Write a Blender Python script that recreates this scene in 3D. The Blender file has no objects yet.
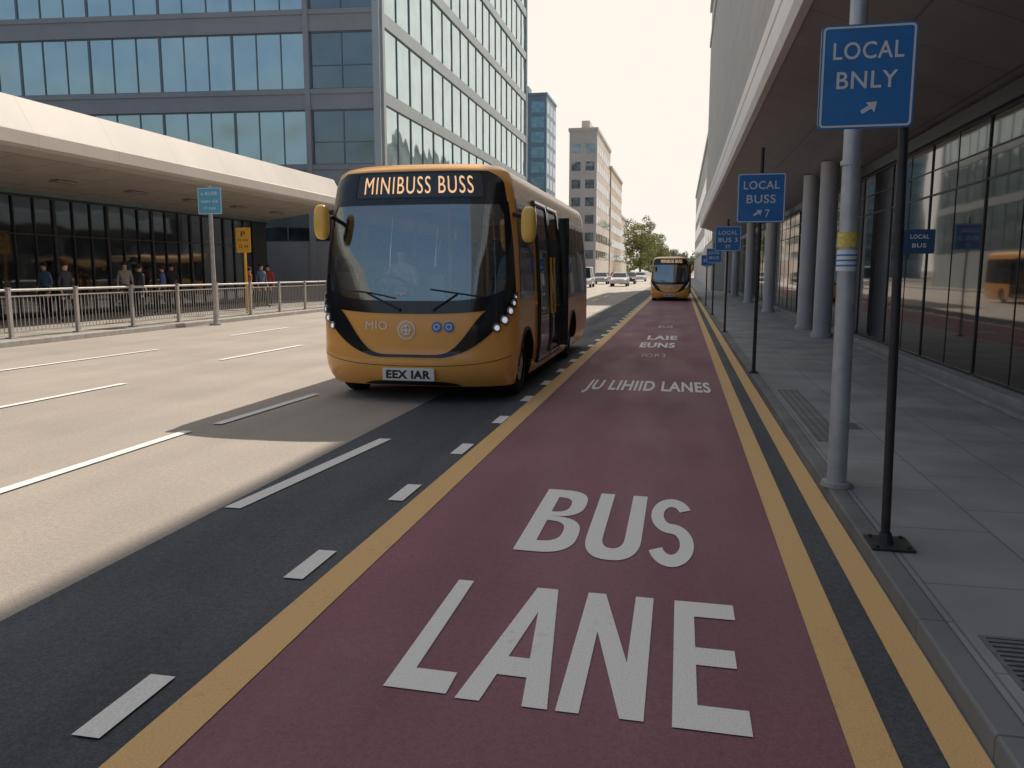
import bpy, math, random, bisect, bmesh
from mathutils import Vector, Matrix
random.seed(7)
S=bpy.context.scene
COL=S.collection
pi=math.pi
S.view_settings.view_transform='Standard'
S.view_settings.look='None'
S.view_settings.exposure=0

# ------------------------------------------------------------ materials
def nt(m):
    m.use_nodes=True
    t=m.node_tree
    return t,t.nodes,t.links
def pmat(name,col,rough=.6,metal=0.0,var=.12,scale=4.0,bump=0.0,bscale=60.0,coat=0.0,emis=None,es=0.0,spec=.5,col2=None,detail=4,rvar=0.0):
    m=bpy.data.materials.new(name); t,n,l=nt(m)
    b=n['Principled BSDF']
    b.inputs['Roughness'].default_value=rough
    b.inputs['Metallic'].default_value=metal
    b.inputs['Coat Weight'].default_value=coat
    b.inputs['Specular IOR Level'].default_value=spec
    tc=n.new('ShaderNodeTexCoord')
    nz=n.new('ShaderNodeTexNoise'); nz.inputs['Scale'].default_value=scale; nz.inputs['Detail'].default_value=detail
    l.new(tc.outputs['Object'],nz.inputs['Vector'])
    mr=n.new('ShaderNodeMapRange'); mr.inputs['From Min'].default_value=.3; mr.inputs['From Max'].default_value=.7
    l.new(nz.outputs['Fac'],mr.inputs['Value'])
    mx=n.new('ShaderNodeMix'); mx.data_type='RGBA'
    c2=col2 if col2 else tuple(min(1,c*(1+var)) for c in col)
    c1=tuple(c*(1-var) for c in col) if not col2 else col
    mx.inputs[6].default_value=(*c1,1); mx.inputs[7].default_value=(*c2,1)
    l.new(mr.outputs[0],mx.inputs[0]); l.new(mx.outputs[2],b.inputs['Base Color'])
    if rvar:
        mr2=n.new('ShaderNodeMapRange'); mr2.inputs['To Min'].default_value=max(0,rough-rvar); mr2.inputs['To Max'].default_value=min(1,rough+rvar)
        l.new(nz.outputs['Fac'],mr2.inputs['Value']); l.new(mr2.outputs[0],b.inputs['Roughness'])
    if bump:
        n2=n.new('ShaderNodeTexNoise'); n2.inputs['Scale'].default_value=bscale; n2.inputs['Detail'].default_value=3
        l.new(tc.outputs['Object'],n2.inputs['Vector'])
        bp=n.new('ShaderNodeBump'); bp.inputs['Strength'].default_value=bump; bp.inputs['Distance'].default_value=.01
        l.new(n2.outputs['Fac'],bp.inputs['Height']); l.new(bp.outputs[0],b.inputs['Normal'])
    if emis:
        b.inputs['Emission Color'].default_value=(*emis,1); b.inputs['Emission Strength'].default_value=es
    return m

def road_mat(name,c,speck=.35,patch=.18,rough=.85):
    m=bpy.data.materials.new(name); t,n,l=nt(m); b=n['Principled BSDF']
    tc=n.new('ShaderNodeTexCoord')
    def noise(scale,sc=(1,1,1),det=3):
        mp=n.new('ShaderNodeMapping'); mp.inputs['Scale'].default_value=sc
        l.new(tc.outputs['Object'],mp.inputs[0])
        z=n.new('ShaderNodeTexNoise'); z.inputs['Scale'].default_value=scale; z.inputs['Detail'].default_value=det
        l.new(mp.outputs[0],z.inputs['Vector']); return z.outputs['Fac']
    def mr(x,a,b_,c_,d):
        k=n.new('ShaderNodeMapRange'); k.inputs['From Min'].default_value=a;k.inputs['From Max'].default_value=b_
        k.inputs['To Min'].default_value=c_;k.inputs['To Max'].default_value=d; l.new(x,k.inputs['Value']); return k.outputs[0]
    def mul(x,y):
        k=n.new('ShaderNodeMath'); k.operation='MULTIPLY'; l.new(x,k.inputs[0]); l.new(y,k.inputs[1]); return k.outputs[0]
    a=mr(noise(.6),.3,.7,1-patch,1+patch)
    s=mr(noise(1.0,(1.6,.05,1),4),.3,.7,1-patch*.9,1+patch*.9)
    g=mr(noise(110,det=2),.32,.68,1-speck,1+speck)
    g2=mr(noise(28,det=3),.35,.65,1-speck*.35,1+speck*.35)
    f=mul(mul(a,s),mul(g,g2))
    vm=n.new('ShaderNodeVectorMath'); vm.operation='SCALE'; vm.inputs[0].default_value=c
    l.new(f,vm.inputs['Scale']); l.new(vm.outputs[0],b.inputs['Base Color'])
    l.new(mr(noise(2.0,(1,.2,1)),.3,.7,rough-.16,rough+.05),b.inputs['Roughness'])
    bp=n.new('ShaderNodeBump'); bp.inputs['Strength'].default_value=.4; bp.inputs['Distance'].default_value=.005
    l.new(noise(90,det=2),bp.inputs['Height']); l.new(bp.outputs[0],b.inputs['Normal'])
    return m

def paint_mat(name,c,under,wear=.42,rough=.7):
    m=bpy.data.materials.new(name); t,n,l=nt(m); b=n['Principled BSDF']
    tc=n.new('ShaderNodeTexCoord')
    z=n.new('ShaderNodeTexNoise'); z.inputs['Scale'].default_value=22; z.inputs['Detail'].default_value=8; z.inputs['Roughness'].default_value=.75
    l.new(tc.outputs['Object'],z.inputs['Vector'])
    z2=n.new('ShaderNodeTexNoise'); z2.inputs['Scale'].default_value=2.2; z2.inputs['Detail'].default_value=3
    l.new(tc.outputs['Object'],z2.inputs['Vector'])
    ad=n.new('ShaderNodeMath'); ad.operation='MULTIPLY_ADD'; ad.inputs[1].default_value=.5; l.new(z2.outputs['Fac'],ad.inputs[0]); l.new(z.outputs['Fac'],ad.inputs[2])
    mr=n.new('ShaderNodeMapRange'); mr.inputs['From Min'].default_value=wear; mr.inputs['From Max'].default_value=wear+.24
    l.new(ad.outputs[0],mr.inputs['Value'])
    mx=n.new('ShaderNodeMix'); mx.data_type='RGBA'
    mx.inputs[6].default_value=(*[u*.45+v*.55 for u,v in zip(under,c)],1); mx.inputs[7].default_value=(*c,1)
    l.new(mr.outputs[0],mx.inputs[0])
    z3=n.new('ShaderNodeTexNoise'); z3.inputs['Scale'].default_value=120; l.new(tc.outputs['Object'],z3.inputs['Vector'])
    mr3=n.new('ShaderNodeMapRange'); mr3.inputs['From Min'].default_value=.3; mr3.inputs['From Max'].default_value=.7; mr3.inputs['To Min'].default_value=.86; mr3.inputs['To Max'].default_value=1.08
    l.new(z3.outputs['Fac'],mr3.inputs['Value'])
    vm=n.new('ShaderNodeVectorMath'); vm.operation='SCALE'; l.new(mx.outputs[2],vm.inputs[0]); l.new(mr3.outputs[0],vm.inputs['Scale'])
    l.new(vm.outputs[0],b.inputs['Base Color']); b.inputs['Roughness'].default_value=rough
    bp=n.new('ShaderNodeBump'); bp.inputs['Strength'].default_value=.35; bp.inputs['Distance'].default_value=.004
    l.new(z3.outputs['Fac'],bp.inputs['Height']); l.new(bp.outputs[0],b.inputs['Normal'])
    return m

def slab_mat(name,c1,c2,mort,bw,rh,ms,rot=0,rough=.75,swz=None,off=.5,dirt=.25,dscale=1.3):
    m=bpy.data.materials.new(name); t,n,l=nt(m); b=n['Principled BSDF']
    tc=n.new('ShaderNodeTexCoord'); src=tc.outputs['Object']
    if swz:
        sp=n.new('ShaderNodeSeparateXYZ'); cb=n.new('ShaderNodeCombineXYZ'); l.new(src,sp.inputs[0])
        l.new(sp.outputs[swz[0]],cb.inputs[0]); l.new(sp.outputs[swz[1]],cb.inputs[1]); src=cb.outputs[0]
    mp=n.new('ShaderNodeMapping'); mp.inputs['Rotation'].default_value=(0,0,rot); l.new(src,mp.inputs[0])
    br=n.new('ShaderNodeTexBrick'); br.inputs['Scale'].default_value=1; br.inputs['Brick Width'].default_value=bw; br.inputs['Row Height'].default_value=rh
    br.inputs['Mortar Size'].default_value=ms; br.inputs['Mortar Smooth'].default_value=.1; br.offset=off
    br.inputs['Color1'].default_value=(*c1,1); br.inputs['Color2'].default_value=(*c2,1); br.inputs['Mortar'].default_value=(*mort,1)
    l.new(mp.outputs[0],br.inputs['Vector'])
    z=n.new('ShaderNodeTexNoise'); z.inputs['Scale'].default_value=dscale; z.inputs['Detail'].default_value=8; l.new(tc.outputs['Object'],z.inputs['Vector'])
    mr=n.new('ShaderNodeMapRange'); mr.inputs['From Min'].default_value=.3; mr.inputs['From Max'].default_value=.7; mr.inputs['To Min'].default_value=1-dirt; mr.inputs['To Max'].default_value=1+dirt
    l.new(z.outputs['Fac'],mr.inputs['Value'])
    vm=n.new('ShaderNodeVectorMath'); vm.operation='SCALE'; l.new(br.outputs['Color'],vm.inputs[0]); l.new(mr.outputs[0],vm.inputs['Scale'])
    l.new(vm.outputs[0],b.inputs['Base Color']); b.inputs['Roughness'].default_value=rough
    bp=n.new('ShaderNodeBump'); bp.inputs['Strength'].default_value=.4; bp.inputs['Distance'].default_value=.003; bp.invert=True
    l.new(br.outputs['Fac'],bp.inputs['Height']); l.new(bp.outputs[0],b.inputs['Normal'])
    return m

def glass_mat(name,tint,ior=1.5,rough=.02,add=0.0,gcol=(.95,.97,1)):
    m=bpy.data.materials.new(name); t,n,l=nt(m)
    n.remove(n['Principled BSDF']); out=n['Material Output']
    tr=n.new('ShaderNodeBsdfTransparent'); tr.inputs[0].default_value=(*tint,1)
    gl=n.new('ShaderNodeBsdfGlossy'); gl.inputs['Roughness'].default_value=rough; gl.inputs[0].default_value=(*gcol,1)
    fr=n.new('ShaderNodeFresnel'); fr.inputs['IOR'].default_value=ior
    ad=n.new('ShaderNodeMath'); ad.operation='ADD'; ad.use_clamp=True; ad.inputs[1].default_value=add; l.new(fr.outputs[0],ad.inputs[0])
    mx=n.new('ShaderNodeMixShader'); l.new(ad.outputs[0],mx.inputs[0]); l.new(tr.outputs[0],mx.inputs[1]); l.new(gl.outputs[0],mx.inputs[2])
    l.new(mx.outputs[0],out.inputs[0]); return m

def mirror_glass(name,base,refl,mix,rough=.04,warp=.02,wscale=.5):
    m=bpy.data.materials.new(name); t,n,l=nt(m); b=n['Principled BSDF']
    b.inputs['Base Color'].default_value=(*refl,1); b.inputs['Metallic'].default_value=1; b.inputs['Roughness'].default_value=rough
    d=n.new('ShaderNodeBsdfPrincipled'); d.inputs['Roughness'].default_value=.05; d.inputs['IOR'].default_value=1.5
    g=n.new('ShaderNodeNewGeometry')
    z=n.new('ShaderNodeTexNoise'); z.inputs['Scale'].default_value=wscale; z.inputs['Detail'].default_value=1; l.new(g.outputs['Position'],z.inputs['Vector'])
    z2=n.new('ShaderNodeTexNoise'); z2.inputs['Scale'].default_value=.9; z2.inputs['Detail'].default_value=2; l.new(g.outputs['Position'],z2.inputs['Vector'])
    cr=n.new('ShaderNodeMix'); cr.data_type='RGBA'; cr.inputs[6].default_value=(*[q*.4 for q in base],1); cr.inputs[7].default_value=(*[q*2.0 for q in base],1)
    mr=n.new('ShaderNodeMapRange'); mr.inputs['From Min'].default_value=.35; mr.inputs['From Max'].default_value=.65; l.new(z2.outputs['Fac'],mr.inputs['Value']); l.new(mr.outputs[0],cr.inputs[0])
    l.new(cr.outputs[2],d.inputs['Base Color'])
    bp=n.new('ShaderNodeBump'); bp.inputs['Strength'].default_value=1; bp.inputs['Distance'].default_value=warp; l.new(z.outputs['Fac'],bp.inputs['Height'])
    l.new(bp.outputs[0],b.inputs['Normal']); l.new(bp.outputs[0],d.inputs['Normal'])
    mx=n.new('ShaderNodeMixShader'); mx.inputs[0].default_value=mix
    l.new(d.outputs[0],mx.inputs[1]); l.new(b.outputs[0],mx.inputs[2]); l.new(mx.outputs[0],n['Material Output'].inputs[0]); return m

M={}
M['ground']=pmat('ground_soil',(.2,.18,.15),.9,var=.2,scale=.05)
M['road']=road_mat('pale_asphalt',(.350,.305,.262),.20,.09)
M['tarmac_and_shade']=road_mat('dark_tarmac_and_shade',(.062,.071,.086),.35,.2)  # dark asphalt of the channel, also laid as painted shade on the road
M['lane']=road_mat('red_lane_surface',(.225,.094,.122),.15,.13,.78)
M['white']=paint_mat('white_road_paint',(.82,.82,.80),(.2,.1,.12),.40)
M['whitef']=paint_mat('faded_white_paint',(.56,.50,.50),(.2,.1,.12),.45)
M['whiter']=paint_mat('white_lane_paint',(.80,.79,.76),(.2,.18,.16),.40)
M['yellow']=paint_mat('yellow_road_paint',(.74,.47,.20),(.3,.16,.1),.42)
M['paving']=slab_mat('paving_slabs',(.245,.260,.275),(.27,.285,.30),(.145,.155,.165),.90,.60,.006,rot=pi/2,dirt=.24)
M['tact']=slab_mat('tactile_paving',(.20,.215,.23),(.22,.235,.25),(.12,.125,.13),.07,.07,.012,off=0)
M['kerb']=slab_mat('kerb_granite',(.155,.163,.172),(.175,.183,.192),(.09,.09,.09),.9,.9,.006,swz=(1,0))
M['island']=slab_mat('station_paving',(.3,.27,.23),(.34,.31,.27),(.14,.13,.12),.6,.6,.01)
M['steel']=pmat('galvanised_steel',(.52,.55,.58),.45,.4,.12,9,rvar=.1)
M['rail']=pmat('railing_paint',(.46,.44,.42),.5,.3,.15,6)
M['darkpost']=pmat('dark_post_paint',(.038,.038,.043),.45,.2,.2,12)
M['black']=pmat('black_trim',(.016,.016,.018),.4,0,.2,10)
M['rubber']=pmat('tyre_rubber',(.018,.018,.019),.85,0,.3,20,bump=.3)
M['orange']=pmat('bus_orange_paint',(1.0,.475,.115),.26,0,.04,1.5,coat=.4)
M['orangei']=pmat('mirror_yellow',(.92,.58,.11),.3,0,.06,6,coat=.5)
M['gblack']=pmat('gloss_black_panel',(.014,.015,.019),.14,0,.1,3,coat=.4)
M['display']=pmat('display_glass',(.040,.055,.068),.2,0,.15,6,coat=.3)
M['inside']=pmat('bus_inside',(.66,.68,.70),.7,0,.1,3)
M['seat']=pmat('seat_fabric',(.20,.24,.34),.9,0,.3,14)
M['yellowrail']=pmat('handrail_yellow',(.75,.45,.05),.4,0,.05,5)
M['wsglass']=glass_mat('windscreen_glass',(.93,.96,.98),1.5,add=.24,gcol=(.80,.94,1.0))
M['tint']=glass_mat('tinted_side_glass',(.80,.83,.86),1.5)
M['lens']=pmat('lamp_lens',(.85,.87,.9),.15,0,.02,3,emis=(.95,.97,1),es=.4)
M['chrome']=pmat('chrome_ring',(.30,.30,.32),.2,1,.03,3)
M['led']=pmat('led_lettering',(.9,.55,.3),.4,0,.02,3,emis=(1,.60,.32),es=.75)
M['wtext']=pmat('white_lettering',(.80,.82,.82),.5,0,.04,8)
M['btext']=pmat('black_lettering',(.02,.02,.02),.5,0,.04,8)
M['plate']=pmat('plate_white',(.85,.85,.82),.4,0,.04,5)
M['blue']=pmat('sign_blue',(.035,.21,.54),.40,0,.10,5,coat=.2)
M['dblue']=pmat('small_sign_navy',(.03,.07,.16),.40,0,.10,5,coat=.2)
M['pblue']=pmat('sign_pale_blue',(.13,.46,.66),.4,0,.08,5)
M['logoblue']=pmat('badge_blue',(.05,.25,.65),.3,0,.05,5)
M['taillight']=pmat('tail_lamp_red',(.5,.02,.02),.2,0,.05,5)
M['ysign']=pmat('sign_amber',(.85,.42,.06),.45,0,.06,5)
M['sticker']=pmat('sticker_yellow',(.8,.62,.15),.5,0,.25,60)
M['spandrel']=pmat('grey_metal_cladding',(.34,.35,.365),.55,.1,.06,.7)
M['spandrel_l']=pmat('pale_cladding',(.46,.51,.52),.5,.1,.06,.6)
M['mull']=pmat('green_grey_mullion',(.20,.27,.29),.5,.2,.06,.6)
M['frame']=pmat('window_frame_metal',(.18,.22,.24),.4,.5,.08,3)
M['framed']=pmat('dark_window_frame',(.045,.047,.05),.4,.4,.1,3)
M['gl_blue']=mirror_glass('blue_office_glass',(.07,.11,.12),(.72,.86,.86),.60,warp=.12,wscale=.30)
M['gl_dark']=mirror_glass('dark_corner_glass',(.035,.042,.044),(.44,.50,.52),.4,warp=.05)
M['gl_green']=mirror_glass('green_office_glass',(.16,.25,.26),(.72,.88,.90),.62,warp=.06)
M['gl_shop']=mirror_glass('shopfront_glass',(.020,.019,.019),(.58,.54,.50),.20,.02,.003,.7)
M['gl_station']=mirror_glass('station_glass',(.020,.024,.028),(.34,.40,.44),.22)
M['gl_far']=mirror_glass('hazed_far_glass',(.16,.19,.20),(.6,.66,.68),.4)  # pale base colour stands in for haze over distant windows
M['gl_tower']=mirror_glass('tower_glass',(.09,.16,.20),(.36,.54,.62),.4)
M['gl_up']=mirror_glass('upper_window_glass',(.16,.17,.18),(.4,.42,.43),.2,.35)
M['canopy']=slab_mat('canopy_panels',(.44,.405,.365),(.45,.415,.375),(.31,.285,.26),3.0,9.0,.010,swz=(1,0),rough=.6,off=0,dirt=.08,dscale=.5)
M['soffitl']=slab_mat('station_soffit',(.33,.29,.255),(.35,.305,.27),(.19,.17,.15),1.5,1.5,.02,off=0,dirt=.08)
M['vent']=pmat('ceiling_vent_paint',(.24,.21,.19),.6,0,.1,3)
M['fascia']=slab_mat('fascia_panels',(.78,.79,.81),(.79,.80,.82),(.55,.55,.57),3.0,.9,.008,swz=(1,2),rough=.4,off=0,dirt=.05,dscale=.5)
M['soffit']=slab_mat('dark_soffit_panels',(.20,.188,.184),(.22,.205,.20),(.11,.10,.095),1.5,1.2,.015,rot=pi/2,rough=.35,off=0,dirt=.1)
M['column']=pmat('column_paint',(.52,.535,.56),.45,.1,.06,2)
M['plinth']=pmat('plinth_stone',(.26,.27,.285),.7,0,.15,3)
M['upper']=slab_mat('upper_cladding',(.48,.48,.48),(.50,.50,.50),(.36,.36,.36),2.4,1.2,.015,swz=(1,2),dirt=.06)
M['brick']=slab_mat('tan_stone',(.58,.48,.38),(.62,.51,.41),(.38,.33,.28),1.6,.8,.02,swz=(0,2),dirt=.1)
M['farc']=pmat('hazed_far_concrete',(.64,.58,.51),.8,0,.10,.2)  # paled so the colour itself carries the distance haze
M['fard']=pmat('far_tower_cladding',(.20,.29,.35),.5,.2,.1,.2)
M['bark']=pmat('bark',(.08,.06,.045),.9,0,.3,6,bump=.5,bscale=12)
M['leaf']=pmat('leaves',(.17,.21,.06),.7,0,.3,.35,col2=(.42,.40,.13))
M['leaf2']=pmat('leaves_dark',(.17,.20,.10),.7,0,.3,.35,col2=(.30,.32,.16))
M['concrete']=pmat('concrete_block',(.35,.34,.32),.85,0,.15,6,bump=.3)
M['carw']=pmat('car_white',(.75,.75,.74),.25,0,.03,2,coat=.5)
M['card']=pmat('car_dark',(.05,.055,.065),.25,.3,.03,2,coat=.5)
M['carr']=pmat('car_red',(.35,.03,.03),.25,.1,.03,2,coat=.5)
M['cars']=pmat('car_silver',(.4,.41,.42),.25,.6,.03,2,coat=.5)
M['carglass']=pmat('car_glass',(.015,.02,.025),.08,0,.1,2)
M['skin']=pmat('skin',(.60,.36,.26),.6,0,.06,9)
M['hair']=pmat('hair',(.03,.02,.015),.8,0,.3,20)
M['trouser']=pmat('trousers_dark',(.03,.035,.05),.85,0,.2,12)
M['drain']=pmat('cast_iron',(.17,.175,.18),.6,.1,.2,20)
M['drainh']=pmat('drain_void',(.08,.082,.085),.8,0,.2,20)
for i,c in enumerate([(.42,.06,.05),(.08,.12,.26),(.36,.33,.30),(.05,.05,.06),(.5,.2,.08),(.09,.16,.24),(.55,.52,.49)]):
    M['shirt%d'%i]=pmat('jacket_cloth_%d'%i,c,.85,0,.15,12)

# ------------------------------------------------------------ mesh helpers
class MB:
    def __init__(s): s.v=[];s.f=[];s.m=[]
    def add(s,vs,fs,mi=0):
        o=len(s.v); s.v+= [tuple(p) for p in vs]; s.f+=[tuple(i+o for i in f) for f in fs]; s.m+=[mi]*len(fs)
    def box(s,x0,x1,y0,y1,z0,z1,mi=0):
        s.add([(x0,y0,z0),(x1,y0,z0),(x1,y1,z0),(x0,y1,z0),(x0,y0,z1),(x1,y0,z1),(x1,y1,z1),(x0,y1,z1)],
              [(0,3,2,1),(4,5,6,7),(0,1,5,4),(1,2,6,5),(2,3,7,6),(3,0,4,7)],mi)
    def cyl(s,p0,p1,r0,r1=None,n=14,mi=0,caps=True):
        r1=r0 if r1 is None else r1
        p0=Vector(p0);p1=Vector(p1);d=(p1-p0).normalized()
        a=Vector((0,0,1)) if abs(d.z)<.9 else Vector((1,0,0))
        u=d.cross(a).normalized();w=d.cross(u)
        vs=[];fs=[]
        for i in range(n):
            t=2*pi*i/n; q=u*math.cos(t)+w*math.sin(t); vs+= [p0+q*r0,p1+q*r1]
        for i in range(n):
            j=(i+1)%n; fs.append((2*i,2*j,2*j+1,2*i+1))
        if caps: fs.append(tuple(2*i for i in range(n))[::-1]); fs.append(tuple(2*i+1 for i in range(n)))
        s.add(vs,fs,mi)
    def prism(s,prof,y0,y1,mi=0,axis='y'):
        n=len(prof)
        if axis=='y': vs=[(a,y0,b) for a,b in prof]+[(a,y1,b) for a,b in prof]
        elif axis=='x': vs=[(y0,a,b) for a,b in prof]+[(y1,a,b) for a,b in prof]
        else: vs=[(a,b,y0) for a,b in prof]+[(a,b,y1) for a,b in prof]
        s.add(vs,[(i,(i+1)%n,(i+1)%n+n,i+n) for i in range(n)]+[tuple(range(n))[::-1],tuple(range(n,2*n))],mi)
    def grid(s,rows,mi=0):
        nr=len(rows);nc=len(rows[0]); vs=[p for r in rows for p in r]
        s.add(vs,[(i*nc+j,i*nc+j+1,(i+1)*nc+j+1,(i+1)*nc+j) for i in range(nr-1) for j in range(nc-1)],mi)
    def ellip(s,c,r,nu=14,nv=9,mi=0,e=1.0):
        def pw(x): return math.copysign(abs(x)**e,x)
        rows=[]
        for i in range(nv+1):
            ph=-pi/2+pi*i/nv
            rows.append([(c[0]+r[0]*pw(math.cos(ph))*pw(math.cos(2*pi*j/nu)),c[1]+r[1]*pw(math.cos(ph))*pw(math.sin(2*pi*j/nu)),c[2]+r[2]*pw(math.sin(ph))) for j in range(nu+1)])
        s.grid(rows,mi)
    def torus(s,c,ax,R,r,n=24,k=8,mi=0):
        ax=Vector(ax).normalized(); a=Vector((0,0,1)) if abs(ax.z)<.9 else Vector((1,0,0))
        u=ax.cross(a).normalized(); w=ax.cross(u); c=Vector(c); rows=[]
        for i in range(n+1):
            t=2*pi*i/n; d=u*math.cos(t)+w*math.sin(t)
            rows.append([c+d*(R+r*math.cos(2*pi*j/k))+ax*(r*math.sin(2*pi*j/k)) for j in range(k+1)])
        s.grid(rows,mi)
    def obj(s,name,mats,parent=None,smooth=False,bevel=0,loc=(0,0,0),rotz=0,auto=None):
        me=bpy.data.meshes.new(name); me.from_pydata(s.v,[],s.f)
        for m in (mats if isinstance(mats,(list,tuple)) else [mats]): me.materials.append(m)
        me.polygons.foreach_set('material_index',s.m)
        if smooth: me.polygons.foreach_set('use_smooth',[True]*len(s.f))
        me.update(); me.validate()
        o=bpy.data.objects.new(name,me); COL.objects.link(o)
        o.parent=parent; o.location=loc; o.rotation_euler=(0,0,rotz)
        if smooth:
            bm=bmesh.new(); bm.from_mesh(me); bmesh.ops.remove_doubles(bm,verts=bm.verts,dist=1e-5); bm.to_mesh(me); bm.free()
            if auto: me.set_sharp_from_angle(angle=math.radians(auto))
        if bevel:
            b=o.modifiers.new('bevel','BEVEL'); b.width=bevel; b.segments=2; b.limit_method='ANGLE'
        return o
def top(name,label,cat,loc=(0,0,0),rotz=0,group=None,scale=1):
    o=bpy.data.objects.new(name,None); COL.objects.link(o); o.location=loc; o.rotation_euler=(0,0,rotz); o.scale=(scale,)*3
    o.empty_display_size=.3
    if label: o['label']=label; o['category']=cat
    if group: o['group']=group
    return o
def copy_thing(src,loc=None,rotz=None,scale=None,**props):
    def rec(o,par):
        c=o.copy(); COL.objects.link(c)
        if par is not None: c.parent=par
        for ch in list(o.children): rec(ch,c)
        return c
    c=rec(src,None)
    if loc: c.location=loc
    if rotz is not None: c.rotation_euler=(0,0,rotz)
    if scale: c.scale=(scale,)*3
    for k,v in props.items(): c[k]=v
    return c
def structure(o): o['kind']='structure'; return o

def text_geo(s,w,h,bold=0.02,space=1.08,refine=0):
    cu=bpy.data.curves.new('t','FONT'); cu.body=s; cu.offset=bold; cu.resolution_u=4; cu.space_character=space
    o=bpy.data.objects.new('t',cu); COL.objects.link(o)
    bpy.context.view_layer.update()
    dg=bpy.context.evaluated_depsgraph_get()
    me=bpy.data.meshes.new_from_object(o.evaluated_get(dg))
    if refine:
        bm=bmesh.new(); bm.from_mesh(me)
        bmesh.ops.triangulate(bm,faces=bm.faces[:])
        for _ in range(refine):
            es=[e for e in bm.edges if e.calc_length()>.12]
            if es:
                bmesh.ops.subdivide_edges(bm,edges=es,cuts=1)
                bmesh.ops.triangulate(bm,faces=bm.faces[:])
        bm.to_mesh(me); bm.free()
    vs=[(v.co.x,v.co.y) for v in me.vertices]; fs=[tuple(p.vertices) for p in me.polygons]
    bpy.data.objects.remove(o); bpy.data.curves.remove(cu); bpy.data.meshes.remove(me)
    x0=min(v[0] for v in vs);x1=max(v[0] for v in vs);y0=min(v[1] for v in vs);y1=max(v[1] for v in vs)
    sx=w/(x1-x0); sy=h/(y1-y0)
    cx=(x0+x1)/2;cy=(y0+y1)/2
    return [((a-cx)*sx,(b-cy)*sy) for a,b in vs],fs

# ------------------------------------------------------------ ground, roads
def sheet(name,x0,x1,y0,y1,z,mat):
    b=MB(); b.add([(x0,y0,z),(x1,y0,z),(x1,y1,z),(x0,y1,z)],[(0,1,2,3)]); return structure(b.obj(name,mat))
sheet('ground',-1500,1500,-300,3000,-.012,M['ground'])
YF=270
sheet('road',-13.9,1.05,-12,YF,0,M['road'])
sheet('painted_road_shade_strip',-3.02,-1.80,-12,YF,.004,M['tarmac_and_shade'])  # dark sheet painting the building's shade onto the road, edge on the shadow line
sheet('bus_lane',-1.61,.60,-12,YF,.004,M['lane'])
sheet('channel_strip',.75,.90,-12,YF,.004,M['tarmac_and_shade'])
sheet('yellow_lane_edge_line',-1.80,-1.61,-12,YF,.008,M['yellow'])
sheet('yellow_lane_edge_line',.60,.75,-12,YF,.008,M['yellow'])
sheet('yellow_lane_edge_line',.90,1.04,-12,YF,.008,M['yellow'])
b=MB(); b.box(1.05,1.17,-12,YF,-.01,.10); structure(b.obj('kerb',M['kerb'],bevel=.012))
b=MB(); b.box(1.17,4.2,-12,YF,-.01,.098); structure(b.obj('pavement',M['paving']))
b=MB(); b.box(1.24,1.50,7.4,10.6,.098,.103); structure(b.obj('tactile_paving',M['tact']))
b=MB(); b.box(-14.1,-13.9,-12,YF,-.01,.12); structure(b.obj('kerb',M['concrete'],bevel=.015))
b=MB(); b.box(-40,-14.1,-12,38,-.01,.115); b.box(-15.95,-14.1,38,YF,-.01,.115); structure(b.obj('station_pavement',M['island']))

def marking(name,quads,mat,z=.012):
    b=MB()
    for q in quads: b.add([(x,y,z) for x,y in q],[(0,1,2,3)])
    return structure(b.obj(name,mat))
y=.95
while y<90:
    xc=-1.965+.018*min(y-2.4,6.5)
    L=.43 if y<30 else .6
    marking('lane_dash',[[(xc-.055,y-L/2),(xc+.055,y-L/2),(xc+.055,y+L/2),(xc-.055,y+L/2)]],M['whiter']); y+=1.47
def dash(xa,ya,xb,yb,w=.11): marking('road_dash',[[(xa-w/2,ya),(xa+w/2,ya),(xb+w/2,yb),(xb-w/2,yb)]],M['whiter'],.012)
dash(-2.93,4.75,-2.72,7.1,.12)
dash(-4.84,1.0,-4.80,7.05); dash(-4.72,7.45,-4.62,9.6)
for yy in (11.5,17.5,23.5,29.5,36,43,50,58,66,75,85,96,110,125): dash(-4.6,yy,-4.6,yy+3)
dash(-7.95,3.5,-7.74,9.95)
for yy in (13,19.5,26,33,40,48,56,65,75,86,98,112): dash(-8.1,yy,-8.0,yy+3)
dash(-10.9,8,-10.45,14.5)
for yy in (18,25,32,40,48,57,67,78,90,104): dash(-10.9,yy,-10.9,yy+3)
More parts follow.
